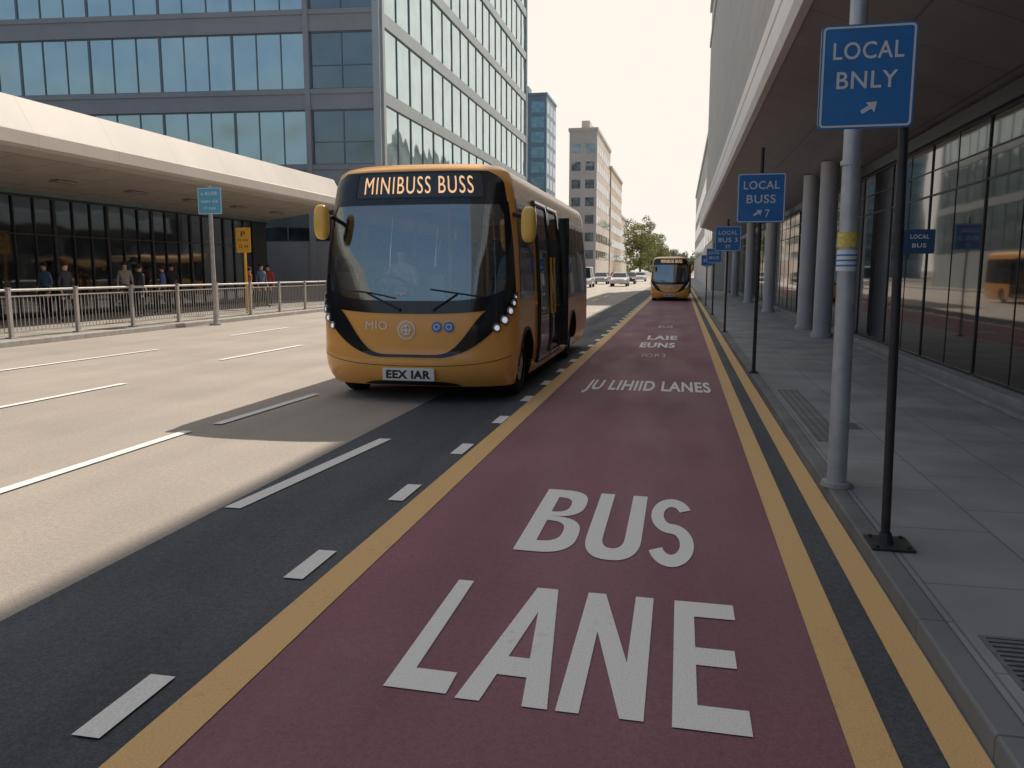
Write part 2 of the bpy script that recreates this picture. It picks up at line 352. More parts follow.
def letter(ch):
    tx,ty=.30,.145; P=[]
    def ringp(o,i):
        for k in range(len(o)-1): P.append([o[k],o[k+1],i[k+1],i[k]])
    if ch=='L': P=[[(0,0),(.32,0),(.32,1),(0,1)],[(.32,0),(1,0),(1,.15),(.32,.15)]]
    if ch=='E': P=[[(0,0),(.33,0),(.33,1),(0,1)],[(.33,0),(1,0),(1,.15),(.33,.15)],[(.33,.43),(.92,.43),(.92,.57),(.33,.57)],[(.33,.85),(1,.85),(1,1),(.33,1)]]
    if ch=='A': P=[[(0,0),(.27,0),(.5,.74),(.5,1),(.35,1)],[(1,0),(.65,1),(.5,1),(.5,.74),(.73,0)],[(.27+.23*.19/.74,.19),(1-.27-.23*.19/.74,.19),(1-.27-.23*.33/.74,.33),(.27+.23*.33/.74,.33)]]
    if ch=='N': P=[[(0,0),(.27,0),(.27,1),(0,1)],[(.73,0),(1,0),(1,1),(.73,1)],[(.27,.62),(.73,0),(.73,.38),(.27,1)]]
    if ch=='U':
        n=20; o=[(0,1)];i=[(tx,1)]
        for k in range(n+1):
            t=pi+pi*k/n; c,s_=math.cos(t),math.sin(t); f=lambda v:math.copysign(abs(v)**.8,v)
            o.append((.5+.5*f(c),.30+.30*f(s_))); i.append((.5+(.5-tx)*f(c),.30+(.30-ty)*f(s_)))
        o.append((1,1)); i.append((1-tx,1)); ringp(o,i)
    if ch=='B':
        P=[[(0,0),(.31,0),(.31,1),(0,1)]]
        for (y0,y1,A,ta,tb) in ((.52,1,.62,ty*.5,ty),(0,.52,.69,ty,ty*.5)):
            n=18;o=[];i=[]
            for k in range(n+1):
                t=pi/2-pi*k/n; c,s_=max(0,math.cos(t)),math.sin(t); f=lambda v:math.copysign(abs(v)**.72,v)
                o.append((.31+A*f(c),(y0+y1)/2+(y1-y0)/2*f(s_)))
                yi0,yi1=y0+ta,y1-tb
                i.append((.31+(A-tx)*f(c),(yi0+yi1)/2+(yi1-yi0)/2*f(s_)))
            ringp(o,i)
    if ch=='S':
        ry=(.5-ty/2)/2; rx=.5-tx/2; C=[]
        for k in range(25): t=math.radians(22+248*k/24); C.append((.5+rx*math.cos(t),.5+ry+ry*math.sin(t)))
        for k in range(1,25): t=math.radians(90-248*k/24); C.append((.5+rx*math.cos(t),.5-ry+ry*math.sin(t)))
        o=[];i=[]
        for k in range(len(C)):
            a=C[max(0,k-1)];c=C[min(len(C)-1,k+1)]; dx,dy=(c[0]-a[0])/2.2,(c[1]-a[1]); L_=math.hypot(dx,dy)
            nx,ny=-dy/L_,dx/L_
            o.append((C[k][0]+nx*tx/2,C[k][1]+ny*ty/2)); i.append((C[k][0]-nx*tx/2,C[k][1]-ny*ty/2))
        ringp(o,i)
    return P
def road_letter(ch,x0,x1,y0,y1,rot=0):
    b=MB(); cx=(x0+x1)/2
    for q in letter(ch):
        pts=[(x0+(x1-x0)*a,y0+(y1-y0)*c+rot*(x0+(x1-x0)*a-cx),.0085) for a,c in q]
        b.add(pts,[tuple(range(len(pts)))])
    return structure(b.obj('road_lettering',M['white']))
road_letter('B',-.905,-.565,4.34,5.66,-.06)
road_letter('U',-.515,-.185,4.29,5.62,-.06)
road_letter('S',-.145,.120,4.25,5.58,-.06)
road_letter('L',-1.085,-.83,2.74,3.84,-.03)
road_letter('A',-.79,-.435,2.71,3.82,-.03)
road_letter('N',-.405,-.085,2.70,3.81,-.02)
road_letter('E',.015,.290,2.68,3.80,-.02)
def road_text(s,x0,x1,y0,y1,bold=.03,rot=0,mat=None,sp=1.08):
    vs,fs=text_geo(s,x1-x0,y1-y0,bold,sp); cx=(x0+x1)/2;cy=(y0+y1)/2
    b=MB(); b.add([(cx+a,cy+c+rot*a,.0085) for a,c in vs],fs)
    return structure(b.obj('road_lettering',mat or M['white']))
road_text('JU LIHIID LANES',-1.26,.44,10.45,11.75,.030)
road_text('IOR3',-.68,-.24,15.1,15.7,.015,mat=M['whitef'])
road_text('EUNS',-.82,-.08,17.0,18.2,.035)
road_text('LAIE',-.74,-.04,19.0,20.2,.035)
road_text('EUS',-.58,-.18,23,23.9,.02,mat=M['whitef'])

def drain(x,y,w,l):
    t=top('drain_cover','grey cast iron slotted drain cover in the pavement','drain cover',(x,y,.098),group='drain covers in the pavement')
    b=MB(); b.box(-w/2,-w/2+.02,-l/2,l/2,0,.008); b.box(w/2-.02,w/2,-l/2,l/2,0,.008); b.box(-w/2+.02,w/2-.02,-l/2,-l/2+.02,0,.008); b.box(-w/2+.02,w/2-.02,l/2-.02,l/2,0,.008)
    b.obj('frame',M['drain'],t)
    b=MB(); k=int(l/.04)
    for i in range(1,k): yy=-l/2+i*l/k; b.box(-w/2+.02,w/2-.02,yy-.011,yy+.011,0.0021,.007)
    b.box(-w/2+.02,w/2-.02,-l/2+.02,l/2-.02,0,.002,1)
    b.obj('grate',[M['drain'],M['drainh']],t)
drain(1.38,3.25,.26,.44); drain(1.66,8.2,.18,.30)

# ------------------------------------------------------------ minibus
W=1.235;RY=.52;NN=2.6;LEN=7.75
hp=[]
for i in range(81):
    th=i/80*pi/2; hp.append((W*math.sin(th)**(2/NN),RY*(1-max(0,math.cos(th))**(2/NN))))
hp.append((W,LEN-.2))
for i in range(1,7): th=i/6*pi/2; hp.append((W-.2+.2*math.cos(th),LEN-.2+.2*math.sin(th)))
hp.append((0,LEN))
cum=[0]
for a,c in zip(hp,hp[1:]): cum.append(cum[-1]+math.hypot(c[0]-a[0],c[1]-a[1]))
LT=cum[-1]
def outline(l):
    l=min(max(l,0),LT-1e-9); i=bisect.bisect_right(cum,l)-1; i=min(i,len(hp)-2)
    t=(l-cum[i])/(cum[i+1]-cum[i]); a=hp[i];c=hp[i+1]; return a[0]+(c[0]-a[0])*t,a[1]+(c[1]-a[1])*t
LC=cum[80]
def ly(y):
    if y>=RY: return LC+y-RY
    for i in range(80):
        if hp[i+1][1]>=y: return cum[i]+(cum[i+1]-cum[i])*(y-hp[i][1])/max(1e-9,hp[i+1][1]-hp[i][1])
def tab(t,z):
    if z<=t[0][0]: return t[0][1]
    for a,c in zip(t,t[1:]):
        if z<=c[0]: return a[1]+(c[1]-a[1])*(z-a[0])/(c[0]-a[0])
    return t[-1][1]
WT=[(.19,1.15),(.36,1.205),(.6,1.235),(1.2,1.232),(1.8,1.20),(2.3,1.15),(2.6,1.11),(2.72,1.06),(2.79,.975),(2.83,.85),(2.85,.6)]
SB=[(.19,.14),(.30,.045),(.42,.0),(.56,.0),(.60,.015),(.9,.03),(1.15,.06),(1.7,.13),(2.3,.22),(2.72,.285),(2.78,.37),(2.82,.52),(2.85,.95)]
def base(l,z):
    s=-1 if l<0 else 1
    x,y=outline(abs(l)); x*=tab(WT,z)/W; sb=tab(SB,z)
    r=max(0,sb-.285)
    y=y+sb*max(0,1-y/2.2)-(r*.6*(y/LEN)**10)
    return Vector((s*x,y,z))
def surf(l,z,off=0):
    p=base(l,z)
    if off:
        e=.012; dl=base(l+e,z)-base(l-e,z); dz=base(l,z+e)-base(l,z-e); n=dl.cross(dz).normalized()
        p=p+n*off
    return p
def patch(b,fn,nu,nv,off,mi=0):
    b.grid([[surf(*fn(u/nu,v/nv),off) for u in range(nu+1)] for v in range(nv+1)],mi)
def rect(b,l0,l1,z0,z1,off,mi=0):
    nu=max(1,int(abs(l1-l0)/.08)); nv=max(1,int((z1-z0)/.08))
    patch(b,lambda u,v:(l0+(l1-l0)*u,z0+(z1-z0)*v),nu,nv,off,mi)
def ring(b,l0,l1,z0,z1,th,off,mi=0):
    rect(b,l0,l1,z0,z0+th,off,mi); rect(b,l0,l1,z1-th,z1,off,mi); rect(b,l0,l0+th,z0+th,z1-th,off,mi); rect(b,l1-th,l1,z0+th,z1-th,off,mi)
def sm(x): x=min(1,max(0,x)); return x*x*(3-2*x)

def build_bus():
    T=top('minibus','orange single deck minibus with black windscreen surround','bus')
    FW,RW,HW=.98,5.40,.47
    WH=1.19
    holes=[(-WH,WH,1.20,2.33)]
    lines=[-WH,WH]
    def addh(side,y0,y1,z0,z1):
        a,c=ly(y0)*side,ly(y1)*side; a,c=min(a,c),max(a,c); holes.append((a,c,z0,z1)); lines.extend([a,c])
    for sd in (-1,1):
        addh(sd,.56,1.48,1.28,2.36)
        addh(sd,FW-HW,FW+HW,.0,.92); addh(sd,RW-HW,RW+HW,.0,.92)
        addh(sd,3.92,7.40,1.16,2.36)
    addh(-1,1.72,3.72,1.16,2.36)
    addh(1,1.80,3.72,.36,2.46)
    ls=sorted(set([round(x,4) for x in lines]+[0,-LT,LT]))
    L2=[]
    for a,c in zip(ls,ls[1:]):
        k=max(1,int(math.ceil((c-a)/.09))) if (abs(a)<LC+.1 and abs(c)<LC+.6) else max(1,int(math.ceil((c-a)/.4)))
        if c>LT-1.6 and a>LC: k=max(k,12)
        if a<-LT+1.6 and c<-LC: k=max(k,12)
        L2+=[a+(c-a)*i/k for i in range(k)]
    L2.append(ls[-1])
    Z=[.19,.25,.30,.36,.42,.5,.56,.60,.66,.75,.85,.92,1.0,1.08,1.16,1.20,1.28,1.4,1.5,1.6,1.7,1.8,1.9,2.0,2.1,2.2,2.33,2.36,2.46,2.53,2.6,2.66,2.72,2.75,2.78,2.80,2.82,2.838,2.85]
    b=MB(); vs=[surf(l,z) for z in Z for l in L2]; nc=len(L2); fs=[]
    for i in range(len(Z)-1):
        for j in range(nc-1):
            lm=(L2[j]+L2[j+1])/2; zm=(Z[i]+Z[i+1])/2
            if any(h[0]-1e-3<lm<h[1]+1e-3 and h[2]<zm<h[3] for h in holes): continue
            fs.append((i*nc+j,i*nc+j+1,(i+1)*nc+j+1,(i+1)*nc+j))
    o=(len(Z)-1)*nc
    for j in range(nc//2):
        a,c,d,e=j,j+1,nc-2-j,nc-1-j
        if c<d: fs.append((o+a,o+c,o+d,o+e))
    b.add(vs,fs)
    for sd in (-1,1):
        for yc in (FW,RW):
            def fn(u,v,yc=yc,sd=sd):
                d=HW*math.sin((u-.5)*pi); q=.46*.46-d*d
                zl=.19 if q<=0 else max(.19,.40+math.sqrt(q)*1.0)
                return ly(yc+d)*sd, zl+(.92-zl)*v
            patch(b,fn,40,3,0)
    b.obj('body',M['orange'],T,smooth=True)
    for sd in (-1,1):
        for yc in (FW,RW):
            b=MB(); rows=[]
            for k in range(25):
                t=pi*k/24; y=yc+.465*math.cos(t); z=.40+.465*math.sin(t)
                p=surf(ly(y)*sd,z,.012); q=surf(ly(yc+.43*math.cos(t))*sd,.40+.43*math.sin(t),.012); r=q.copy(); r.x-=sd*.5
                rows.append([p,q,r])
            b.grid(rows); b.obj('wheel_arch',M['black'],T,smooth=True,auto=40)
    b=MB(); b.box(-.75,.75,.6,7.5,.24,.5); b.box(-1.13,1.13,1.5,4.85,.30,.42); b.box(-1.1,1.1,5.95,7.5,.30,.42); b.obj('chassis',M['black'],T)
    b=MB(); b.box(-1.1,1.1,1.5,4.9,.43,.5); b.box(-1.1,1.1,4.9,7.5,.95,1.0); b.box(-.7,.7,.5,1.5,.51,.6); b.obj('floor',M['inside'],T)
    b=MB(); b.prism([(-1.08,2.48),(1.08,2.48),(1.0,2.6),(-1.0,2.6)],.9,7.4); b.obj('ceiling',M['inside'],T)
    def lw(z): return 1.325-.10*(max(0,z-1.07)/1.65)**1.5
    b=MB(); rect(b,-WH-.015,WH+.015,1.18,2.35,.002); b.obj('windscreen',M['wsglass'],T,smooth=True)
    def zlo(a): return 1.055+.075*a**2.5
    b=MB()
    def bot(u,v):
        a=abs(2*u-1); hi=1.205+.15*a**4
        return -1.18+2.36*u,zlo(a)+(hi-zlo(a))*v
    patch(b,bot,60,4,.008)
    for sd in (-1,1):
        def sf(u,v,sd=sd):
            z=1.13+1.21*v; li=1.175-.07*(1-sm((z-1.2)/.28))-.06*(1-sm((2.33-z)/.14))
            return sd*(li+(lw(z)-li)*u),z
        patch(b,sf,6,44,.0085)
    patch(b,lambda u,v:((2*u-1)*(lw(2.325+.04*v)),2.325+.04*v),30,1,.008)
    b.obj('windscreen_surround',M['gblack'],T,smooth=True)
    b=MB()
    def dst(u,v):
        z=2.365+.345*v; k=lw(z)-.02
        if v>.55: k-=.18*((v-.55)/.45)**2.2
        return (2*u-1)*k,z
    patch(b,dst,36,10,.009)
    ds=b.obj('destination_display',M['gblack'],T,smooth=True)
    b=MB(); rect(b,-.78,.92,2.41,2.685,.013); b.obj('display_screen',M['display'],ds,smooth=True)
    b=MB(); ring(b,-.80,.94,2.395,2.70,.014,.016); b.obj('display_frame',M['framed'],ds,smooth=True)
    vs,fs=text_geo('MINIBUSS BUSS',1.46,.20,.0,1.15,refine=4); b=MB(); b.add([surf(.07+x,2.548+z,.024) for x,z in vs],fs); b.obj('lettering',M['led'],ds)
    def zl(l): l=abs(l); return .545+.775*max(0,(l-.34)/1.04)**2.0
    def zu(l):
        l=abs(l)
        if l<.98: return .575+.540*sm((l-.22)/.76)**1.9
        return 1.115+.205*(l-.98)/.40
    b=MB(); patch(b,lambda u,v:((2*u-1)*1.38,min(zl((2*u-1)*1.38),zu((2*u-1)*1.38)-.03*(abs(2*u-1)<.98))+(zu((2*u-1)*1.38)-min(zl((2*u-1)*1.38),zu((2*u-1)*1.38)-.03*(abs(2*u-1)<.98)))*v),110,5,.010)
    b.obj('front_grille_trim',M['gblack'],T,smooth=True)
    b=MB(); patch(b,lambda u,v:((2*u-1)*.66,.202+(.055)*v*(1-abs(2*u-1)**6)),30,2,.008); b.obj('lower_grille',M['black'],T,smooth=True)
    b=MB(); patch(b,lambda u,v:((2*u-1)*1.25,.44+.12*abs(2*u-1)**3+.007*v),50,1,.004); b.obj('bumper_seam',M['black'],T)
    for sd in (-1,1):
        b=MB(); lamps=[]
        for l,z,r in ((1.298,1.248,.026),(1.268,1.178,.035),(1.218,1.088,.044),(1.140,.985,.048),(1.045,.895,.042)):
            p=surf(sd*l,z,.012); n=(surf(sd*l,z,.05)-p).normalized()
            b.torus(p+n*.004,n,r,.012,24,6); k=MB(); k.cyl(p-n*.005,p+n*.012,r*.78,r*.45,20); lamps.append(k)
        H=b.obj('headlight',M['chrome'],T,smooth=True)
        for k in lamps: k.obj('lamp',M['lens'],H)
        b=MB(); p=surf(ly(1.62)*sd,1.12,.0); b.ellip(p,(.02,.05,.025)); b.obj('indicator',M['ysign'],T,smooth=True)
    def badge(l,z,r,mat,name):
        b=MB(); p=surf(l,z,.006); n=(surf(l,z,.05)-p).normalized(); b.cyl(p,p+n*.006,r,r,28); o=b.obj(name,mat,T)
        return p,n,o
    p,n,em=badge(-.03,.865,.112,M['plate'],'emblem')
    b=MB(); b.cyl(p+n*.007,p+n*.009,.092,.092,28); b.obj('emblem_field',M['orange'],em)
    b=MB(); b.torus(p+n*.011,n,.055,.011,24,6); b.box(p.x-.052,p.x+.052,p.y-.022,p.y-.014,p.z-.011,p.z+.011); b.box(p.x-.011,p.x+.011,p.y-.022,p.y-.014,p.z-.052,p.z+.052); b.obj('emblem_mark',M['plate'],em)
    for l in (.34,.485):
        p,n,bd=badge(l,.905,.062,M['logoblue'],'badge')
        b=MB(); b.torus(p+n*.010,n,.030,.008,18,6); b.obj('badge_mark',M['wtext'],bd)
    vs,fs=text_geo('MIO·',.32,.095,.0,refine=3); b=MB(); b.add([surf(-.38+x,.915+z,.022) for x,z in vs],fs); b.obj('lettering',M['plate'],T)
    vs,fs=text_geo('.TBT.',.17,.035,.03); b=MB(); b.add([surf(-.10+x,1.28+z,.012) for x,z in vs],fs); b.obj('windscreen_lettering',M['wtext'],T)
    b=MB(); b.box(-.32,.32,-.028,-.006,.27,.42); pl=b.obj('number_plate',M['plate'],T,bevel=.008)
    vs,fs=text_geo('EEX IAR',.55,.10,.045); b=MB(); b.add([(x,-.0305,.345+z) for x,z in vs],fs); b.obj('lettering',M['btext'],pl)
    for (l0,z0,la,lb) in ((-.12,1.10,-.88,-.18),(.30,1.10,.26,.90)):
        b=MB(); far=la if l0<0 else lb; near=lb if l0<0 else la
        s0=surf(l0,z0,.03); mid=surf((la+lb)/2,1.285,.035); b.cyl(s0,mid,.012,.008,8)
        prev=None
        for k in range(9):
            t=k/8; l=near+(far-near)*t; p=surf(l,1.235+.08*math.sin(t*1.8) if l0<0 else 1.34-.09*t ,.020)
            if prev is not None: b.cyl(prev,p,.010,.010,6)
            prev=p
        b.cyl(surf(l0,z0,0),surf(l0,z0,.045),.024,.018,10)
        b.obj('wiper',M['black'],T)
    for sd,xm,ym,zm in ((-1,-1.09,.10,2.13),(1,1.39,.24,2.08)):
        b=MB(); b.ellip((xm,ym,zm),(.088,.080,.205),18,12,e=.66); mr=b.obj('mirror',M['orangei'],T,smooth=True)
        b=MB(); a=surf(sd*1.36,2.22,.0); b.cyl(a,(xm,ym+.05,2.16),.028,.028,8); b.obj('mirror_arm',M['black'],mr)
        b=MB(); b.ellip((xm,ym+.06,zm),(.070,.035,.17),14,8,e=.7); b.obj('mirror_glass',M['gblack'],mr,smooth=True)
    def window(sd,y0,y1,z0,z1,th=.05):
        a,c=sorted((ly(y0)*sd,ly(y1)*sd))
        b=MB(); ring(b,a,c,z0,z1,th,.008); w=b.obj('side_window',M['gblack'],T,smooth=True)
        b=MB(); rect(b,a+th*.5,c-th*.5,z0+th*.5,z1-th*.5,.003); b.obj('glass',M['tint'],w,smooth=True)
    for sd in (-1,1):
        window(sd,.51,1.54,1.22,2.42,.065)
        for q in ((3.86,5.0),(5.02,6.2),(6.22,7.46)): window(sd,q[0],q[1],1.10,2.42,.065)
    window(-1,1.66,2.70,1.10,2.42,.065); window(-1,2.72,3.78,1.10,2.42,.065)
    for k,(y0,y1) in enumerate(((1.74,2.74),(2.77,3.76))):
        a,c=ly(y0),ly(y1)
        b=MB(); ring(b,a,c,.32,2.48,.075,.04); rect(b,a+.075,c-.075,1.0,1.05,.04)
        d=b.obj('door_leaf',M['gblack'],T,smooth=True)
        so=d.modifiers.new('sol','SOLIDIFY'); so.thickness=.035; so.offset=-1
        b=MB(); rect(b,a+.05,c-.05,.36,2.44,.025); b.obj('glass',M['tint'],d,smooth=True)
        b=MB(); yh=y1-.14 if k==0 else y0+.14; b.cyl((1.29,yh,.95),(1.27,yh,1.75),.016,.016,8); b.obj('handle',M['yellowrail'],d)
    b=MB(); b.box(1.20,1.37,3.78,3.805,.38,2.38); b.obj('folded_door_leaf',M['gblack'],T,bevel=.01)
    for sd in (-1,1):
        for yc in (FW,RW):
            xo=1.15*sd
            wv=MB()
            prof=[(.23,.0),(.30,.0),(.375,-.01),(.405,-.045),(.405,-.20),(.375,-.24),(.24,-.25)]
            rows=[]
            for k in range(33):
                t=2*pi*k/32; rows.append([(xo+sd*d,yc+r*math.cos(t),.405+r*math.sin(t)) for r,d in prof])
            wv.grid(rows)
            whl=top('wheel','',''); whl.parent=T
            wv.obj('tyre',M['rubber'],whl,smooth=True)
            b=MB(); rows=[]
            for k in range(33):
                t=2*pi*k/32; rows.append([(xo+sd*d,yc+r*math.cos(t),.405+r*math.sin(t)) for r,d in [(.24,-.02),(.225,-.03),(.20,-.07),(.12,-.05),(.10,.0),(.07,.015),(.001,.015)]])
            b.grid(rows)
            for k in range(8):
                t=2*pi*k/8; y=yc+.155*math.cos(t); z=.405+.155*math.sin(t); b.cyl((xo-sd*.07,y,z),(xo-sd*.035,y,z),.014,.012,6)
            b.obj('rim',M['steel'],whl,smooth=True,auto=35)
    def seat(x,y,zf):
        b=MB(); b.box(x-.22,x+.22,y,y+.42,zf+.38,zf+.48); b.prism([(y+.38,zf+.46),(y+.46,zf+.46),(y+.56,zf+1.12),(y+.48,zf+1.12)],x-.22,x+.22,axis='x')
        b.box(x-.03,x+.03,y+.1,y+.3,zf,zf+.38); b.obj('seat',M['seat'],T,bevel=.03)
    for y,zf in ((2.4,.5),(3.3,.5),(4.2,.5),(5.1,1.0),(6.0,1.0)):
        for x in (-.85,-.38): seat(x,y,zf)
    for y,zf in ((4.2,.5),(5.1,1.0),(6.0,1.0)):
        for x in (.38,.85): seat(x,y,zf)
    seat(-.55,1.25,.6)
    for x,y in ((.55,1.7),(.55,3.9),(-.15,2.3),(-.15,4.2)):
        b=MB(); b.cyl((x,y,.5),(x,y,2.48),.018,.018,8); b.obj('handrail',M['yellowrail'],T)
    b=MB(); b.prism([(.38,.9),(.38,1.19),(.75,1.22),(.85,1.14),(.85,.6),(.6,.6)],-1.0,1.0,axis='x'); b.obj('dashboard',M['black'],T,bevel=.03)
    b=MB(); b.torus((-.55,.98,1.36),(0,.55,.85),.23,.018,28,8); b.cyl((-.55,.98,1.36),(-.55,.82,1.18),.03,.04,8); b.box(-.76,-.34,.975,.985,1.35,1.37); b.obj('steering_wheel',M['black'],T,smooth=True)
    b=MB(); b.box(-1.05,-.12,1.88,1.90,.6,1.5); b.obj('cab_partition',M['inside'],T)
    b=MB(); rect(b,LT-.95,LT,1.35,2.35,.008); rect(b,-LT,-LT+.95,1.35,2.35,.008); b.obj('rear_window',M['gblack'],T)
    for sd in (-1,1):
        b=MB(); a,c=sorted((sd*(LT-1.12),sd*(LT-1.0))); rect(b,a,c,.75,1.25,.012); b.obj('tail_light',M['taillight'],T)
    b=MB(); b.box(-.35,.35,2.6,3.3,2.85,2.89); b.obj('roof_hatch',M['orange'],T,bevel=.02)
    return T
BS=1.03
BX,BY=-3.205,9.2
bus=build_bus()
bus.location=(BX,BY,0); bus.scale=(BS,)*3
bus['label']='orange single deck minibus with lit destination display and open doors'
b2=copy_thing(bus,(-.56,44,0),scale=.83,label='smaller orange minibus driving in the red bus lane')
b3=copy_thing(bus,(-9.3,40,0),scale=.9,label='orange single deck minibus in the far traffic lane')

# ------------------------------------------------------------ people
def person(label,loc,rotz,shirt,joints=None,group=None,walk=0.0,scale=1.0):
    J=dict(pel=(0,0,.93),wa=(0,.01,1.08),ch=(0,0,1.30),nk=(0,.01,1.46),hd0=(0,-.01,1.55),hd=(0,-.015,1.64),ht=(0,-.005,1.715),
      sl=(.165,.0,1.41),el=(.225,.03,1.13),wl=(.235,-.07,.90),fl=(.23,-.10,.80),
      sr=(-.165,0,1.41),er=(-.225,.03,1.13),wr=(-.235,-.07,.90),fr=(-.23,-.10,.80),
      hl=(.09,0,.88),kl=(.10,-.03-walk*.6,.49),al=(.10,.02-walk,.09),tl=(.11,-.15-walk,.035),
      hr=(-.09,0,.88),kr=(-.10,-.03+walk*.3,.49),ar=(-.10,.02+walk,.09),tr=(-.11,-.15+walk,.035))
    R=dict(pel=.135,wa=.12,ch=.15,nk=.055,hd0=.07,hd=.092,ht=.06,sl=.07,el=.045,wl=.03,fl=.028,sr=.07,er=.045,wr=.03,fr=.028,
      hl=.085,kl=.058,al=.04,tl=.035,hr=.085,kr=.058,ar=.04,tr=.035)
    if joints: J.update(joints)
    E=[('pel','wa'),('wa','ch'),('ch','nk'),('nk','hd0'),('hd0','hd'),('hd','ht'),('ch','sl'),('sl','el'),('el','wl'),('wl','fl'),('ch','sr'),('sr','er'),('er','wr'),('wr','fr'),
       ('pel','hl'),('hl','kl'),('kl','al'),('al','tl'),('pel','hr'),('hr','kr'),('kr','ar'),('ar','tr')]
    ks=list(J); me=bpy.data.meshes.new('p'); me.from_pydata([J[k] for k in ks],[(ks.index(a),ks.index(c)) for a,c in E],[])
    o=bpy.data.objects.new('p',me); COL.objects.link(o); md=o.modifiers.new('s','SKIN')
    for i,k in enumerate(ks): me.skin_vertices[0].data[i].radius=(R[k],R[k]*(.72 if k in('ch','wa','pel') else 1)); me.skin_vertices[0].data[i].use_root=(k=='pel')
    sb=o.modifiers.new('u','SUBSURF'); sb.levels=1; sb.render_levels=1
    bpy.context.view_layer.update(); dg=bpy.context.evaluated_depsgraph_get()
    m2=bpy.data.meshes.new_from_object(o.evaluated_get(dg)); bpy.data.objects.remove(o)
    for m in (M['skin'],shirt,M['trouser'],M['btext']): m2.materials.append(m)
    pts={k:Vector(J[k]) for k in ks}
    for p in m2.polygons:
        c=p.center; k=min(ks,key=lambda q:(pts[q]-c).length)
        p.material_index=0 if k in('hd0','hd','ht','wl','wr','fl','fr') else 2 if k in('hl','hr','kl','kr','al','ar','pel') else 3 if k in('tl','tr') else 1
        p.use_smooth=True
    t=top('person',label,'person',loc,rotz,group,scale)
    bd=bpy.data.objects.new('body',m2); COL.objects.link(bd); bd.parent=t
    h=Vector(J['hd']); b=MB(); b.ellip((h.x,h.y+.022,h.z+.035),(.098,.10,.095),14,10); b.obj('hair',M['hair'],t,smooth=True)
    return t
person('person in red jacket standing outside the station',(-17.2,31.5,.115),.3,M['shirt0'],walk=.1)
person('person in blue coat walking outside the station',(-17.8,25.2,.115),-1.2,M['shirt1'],walk=.2,scale=.96)
person('person in pale top standing outside the station',(-18.6,24.3,.115),.8,M['shirt2'],scale=1.03)
person('person in black coat walking along the station front',(-17.6,20.4,.115),1.5,M['shirt3'],walk=.22)
person('person in orange top waiting by the railing',(-16.4,28.6,.115),2.4,M['shirt4'],scale=.93)
person('person in dark blue jacket near the glass wall',(-19.2,21.4,.115),0,M['shirt5'],walk=.12)
person('person in black coat standing at the station glass',(-19.3,27.9,.115),.5,M['shirt3'])
person('person in black coat walking toward the station doors',(-17.0,22.9,.115),2.8,M['shirt3'],walk=.18,scale=.97)
person('person in dark blue jacket walking under the canopy',(-16.9,30.4,.115),1.2,M['shirt5'],walk=.2,scale=1.02)
person('bus driver in grey shirt seated at the wheel',(BX-.567,BY+1.46,.22),0,M['shirt6'],joints=dict(
    hl=(.09,-.02,.90),kl=(.13,-.42,.92),al=(.13,-.55,.56),tl=(.13,-.68,.50),hr=(-.09,-.02,.90),kr=(-.13,-.42,.92),ar=(-.13,-.55,.56),tr=(-.13,-.68,.50),
    el=(.24,-.12,1.16),wl=(.17,-.36,1.22),fl=(.14,-.44,1.25),er=(-.24,-.12,1.16),wr=(-.17,-.36,1.22),fr=(-.14,-.44,1.25)))

# ------------------------------------------------------------ signs
def rrect(w,h,r,n=5):
    pts=[]
    for cx,cz,a0 in ((w/2-r,h/2-r,0),(-w/2+r,h/2-r,pi/2),(-w/2+r,-h/2+r,pi),(w/2-r,-h/2+r,3*pi/2)):
        for i in range(n+1): a=a0+pi/2*i/n; pts.append((cx+r*math.cos(a),cz+r*math.sin(a)))
    return pts
def sign_panel(par,w,h,cx,cz,y,lines,mat,arrow=None,border=True,textmat=None,name='panel'):
    tm=textmat or M['wtext']
    b=MB(); b.prism([(cx+a,cz+c) for a,c in rrect(w,h,w*.05)],y,y+.012)
    P=b.obj(name,mat,par)
    if border:
        o=rrect(w-.016,h-.016,w*.045);i=rrect(w-.016-w*.045,h-.016-w*.045,w*.03); n=len(o)
        b=MB(); b.add([(cx+a,y-.002,cz+c) for a,c in o]+[(cx+a,y-.002,cz+c) for a,c in i],[(k,(k+1)%n,(k+1)%n+n,k+n) for k in range(n)]); b.obj('border',tm,P)
    for s,tw,th,tx,tz in lines:
        vs,fs=text_geo(s,tw*w,th*h,.012,1.08); b=MB(); b.add([(cx+tx*w+a,y-.003,cz+tz*h+c) for a,c in vs],fs); b.obj('lettering',tm,P)
    if arrow:
        ax,az,sz=arrow; b=MB(); T_=lambda a,c:(cx+ax*w+a*sz,y-.003,cz+az*h+c*sz)
        b.add([T_(*q) for q in [(-.35,.85),(1.15,.95),(.85,-.55)]],[(0,2,1)])
        b.add([T_(*q) for q in [(-1.05,-.25),(.037,.4484),(.455,-.0091),(-.80,-.75)]],[(0,3,2,1)]); b.obj('arrow',tm,P)
    return P
t=top('bus_sign','blue local bnly sign fixed to a dark post with base plate','sign',(1.15,4.60,.10))
b=MB(); b.cyl((0,0,0),(-.048,0,2.40),.024,.024,14); b.obj('post',M['darkpost'],t,smooth=True,auto=40)
b=MB(); b.box(-.09,.13,-.12,.12,0,.012); b.cyl((0,0,.012),(0,0,.07),.045,.03,14)
for q in ((-.06,-.09),(.1,-.09),(-.06,.09),(.1,.09)): b.cyl((q[0],q[1],.012),(q[0],q[1],.024),.011,.011,6)
b.obj('base_plate',M['darkpost'],t)
sign_panel(t,.46,.515,-.245,2.487,-.04,[('LOCAL',.74,.165,0,.25),('BNLY',.64,.165,0,-.03)],M['blue'],arrow=(.03,-.31,.036))
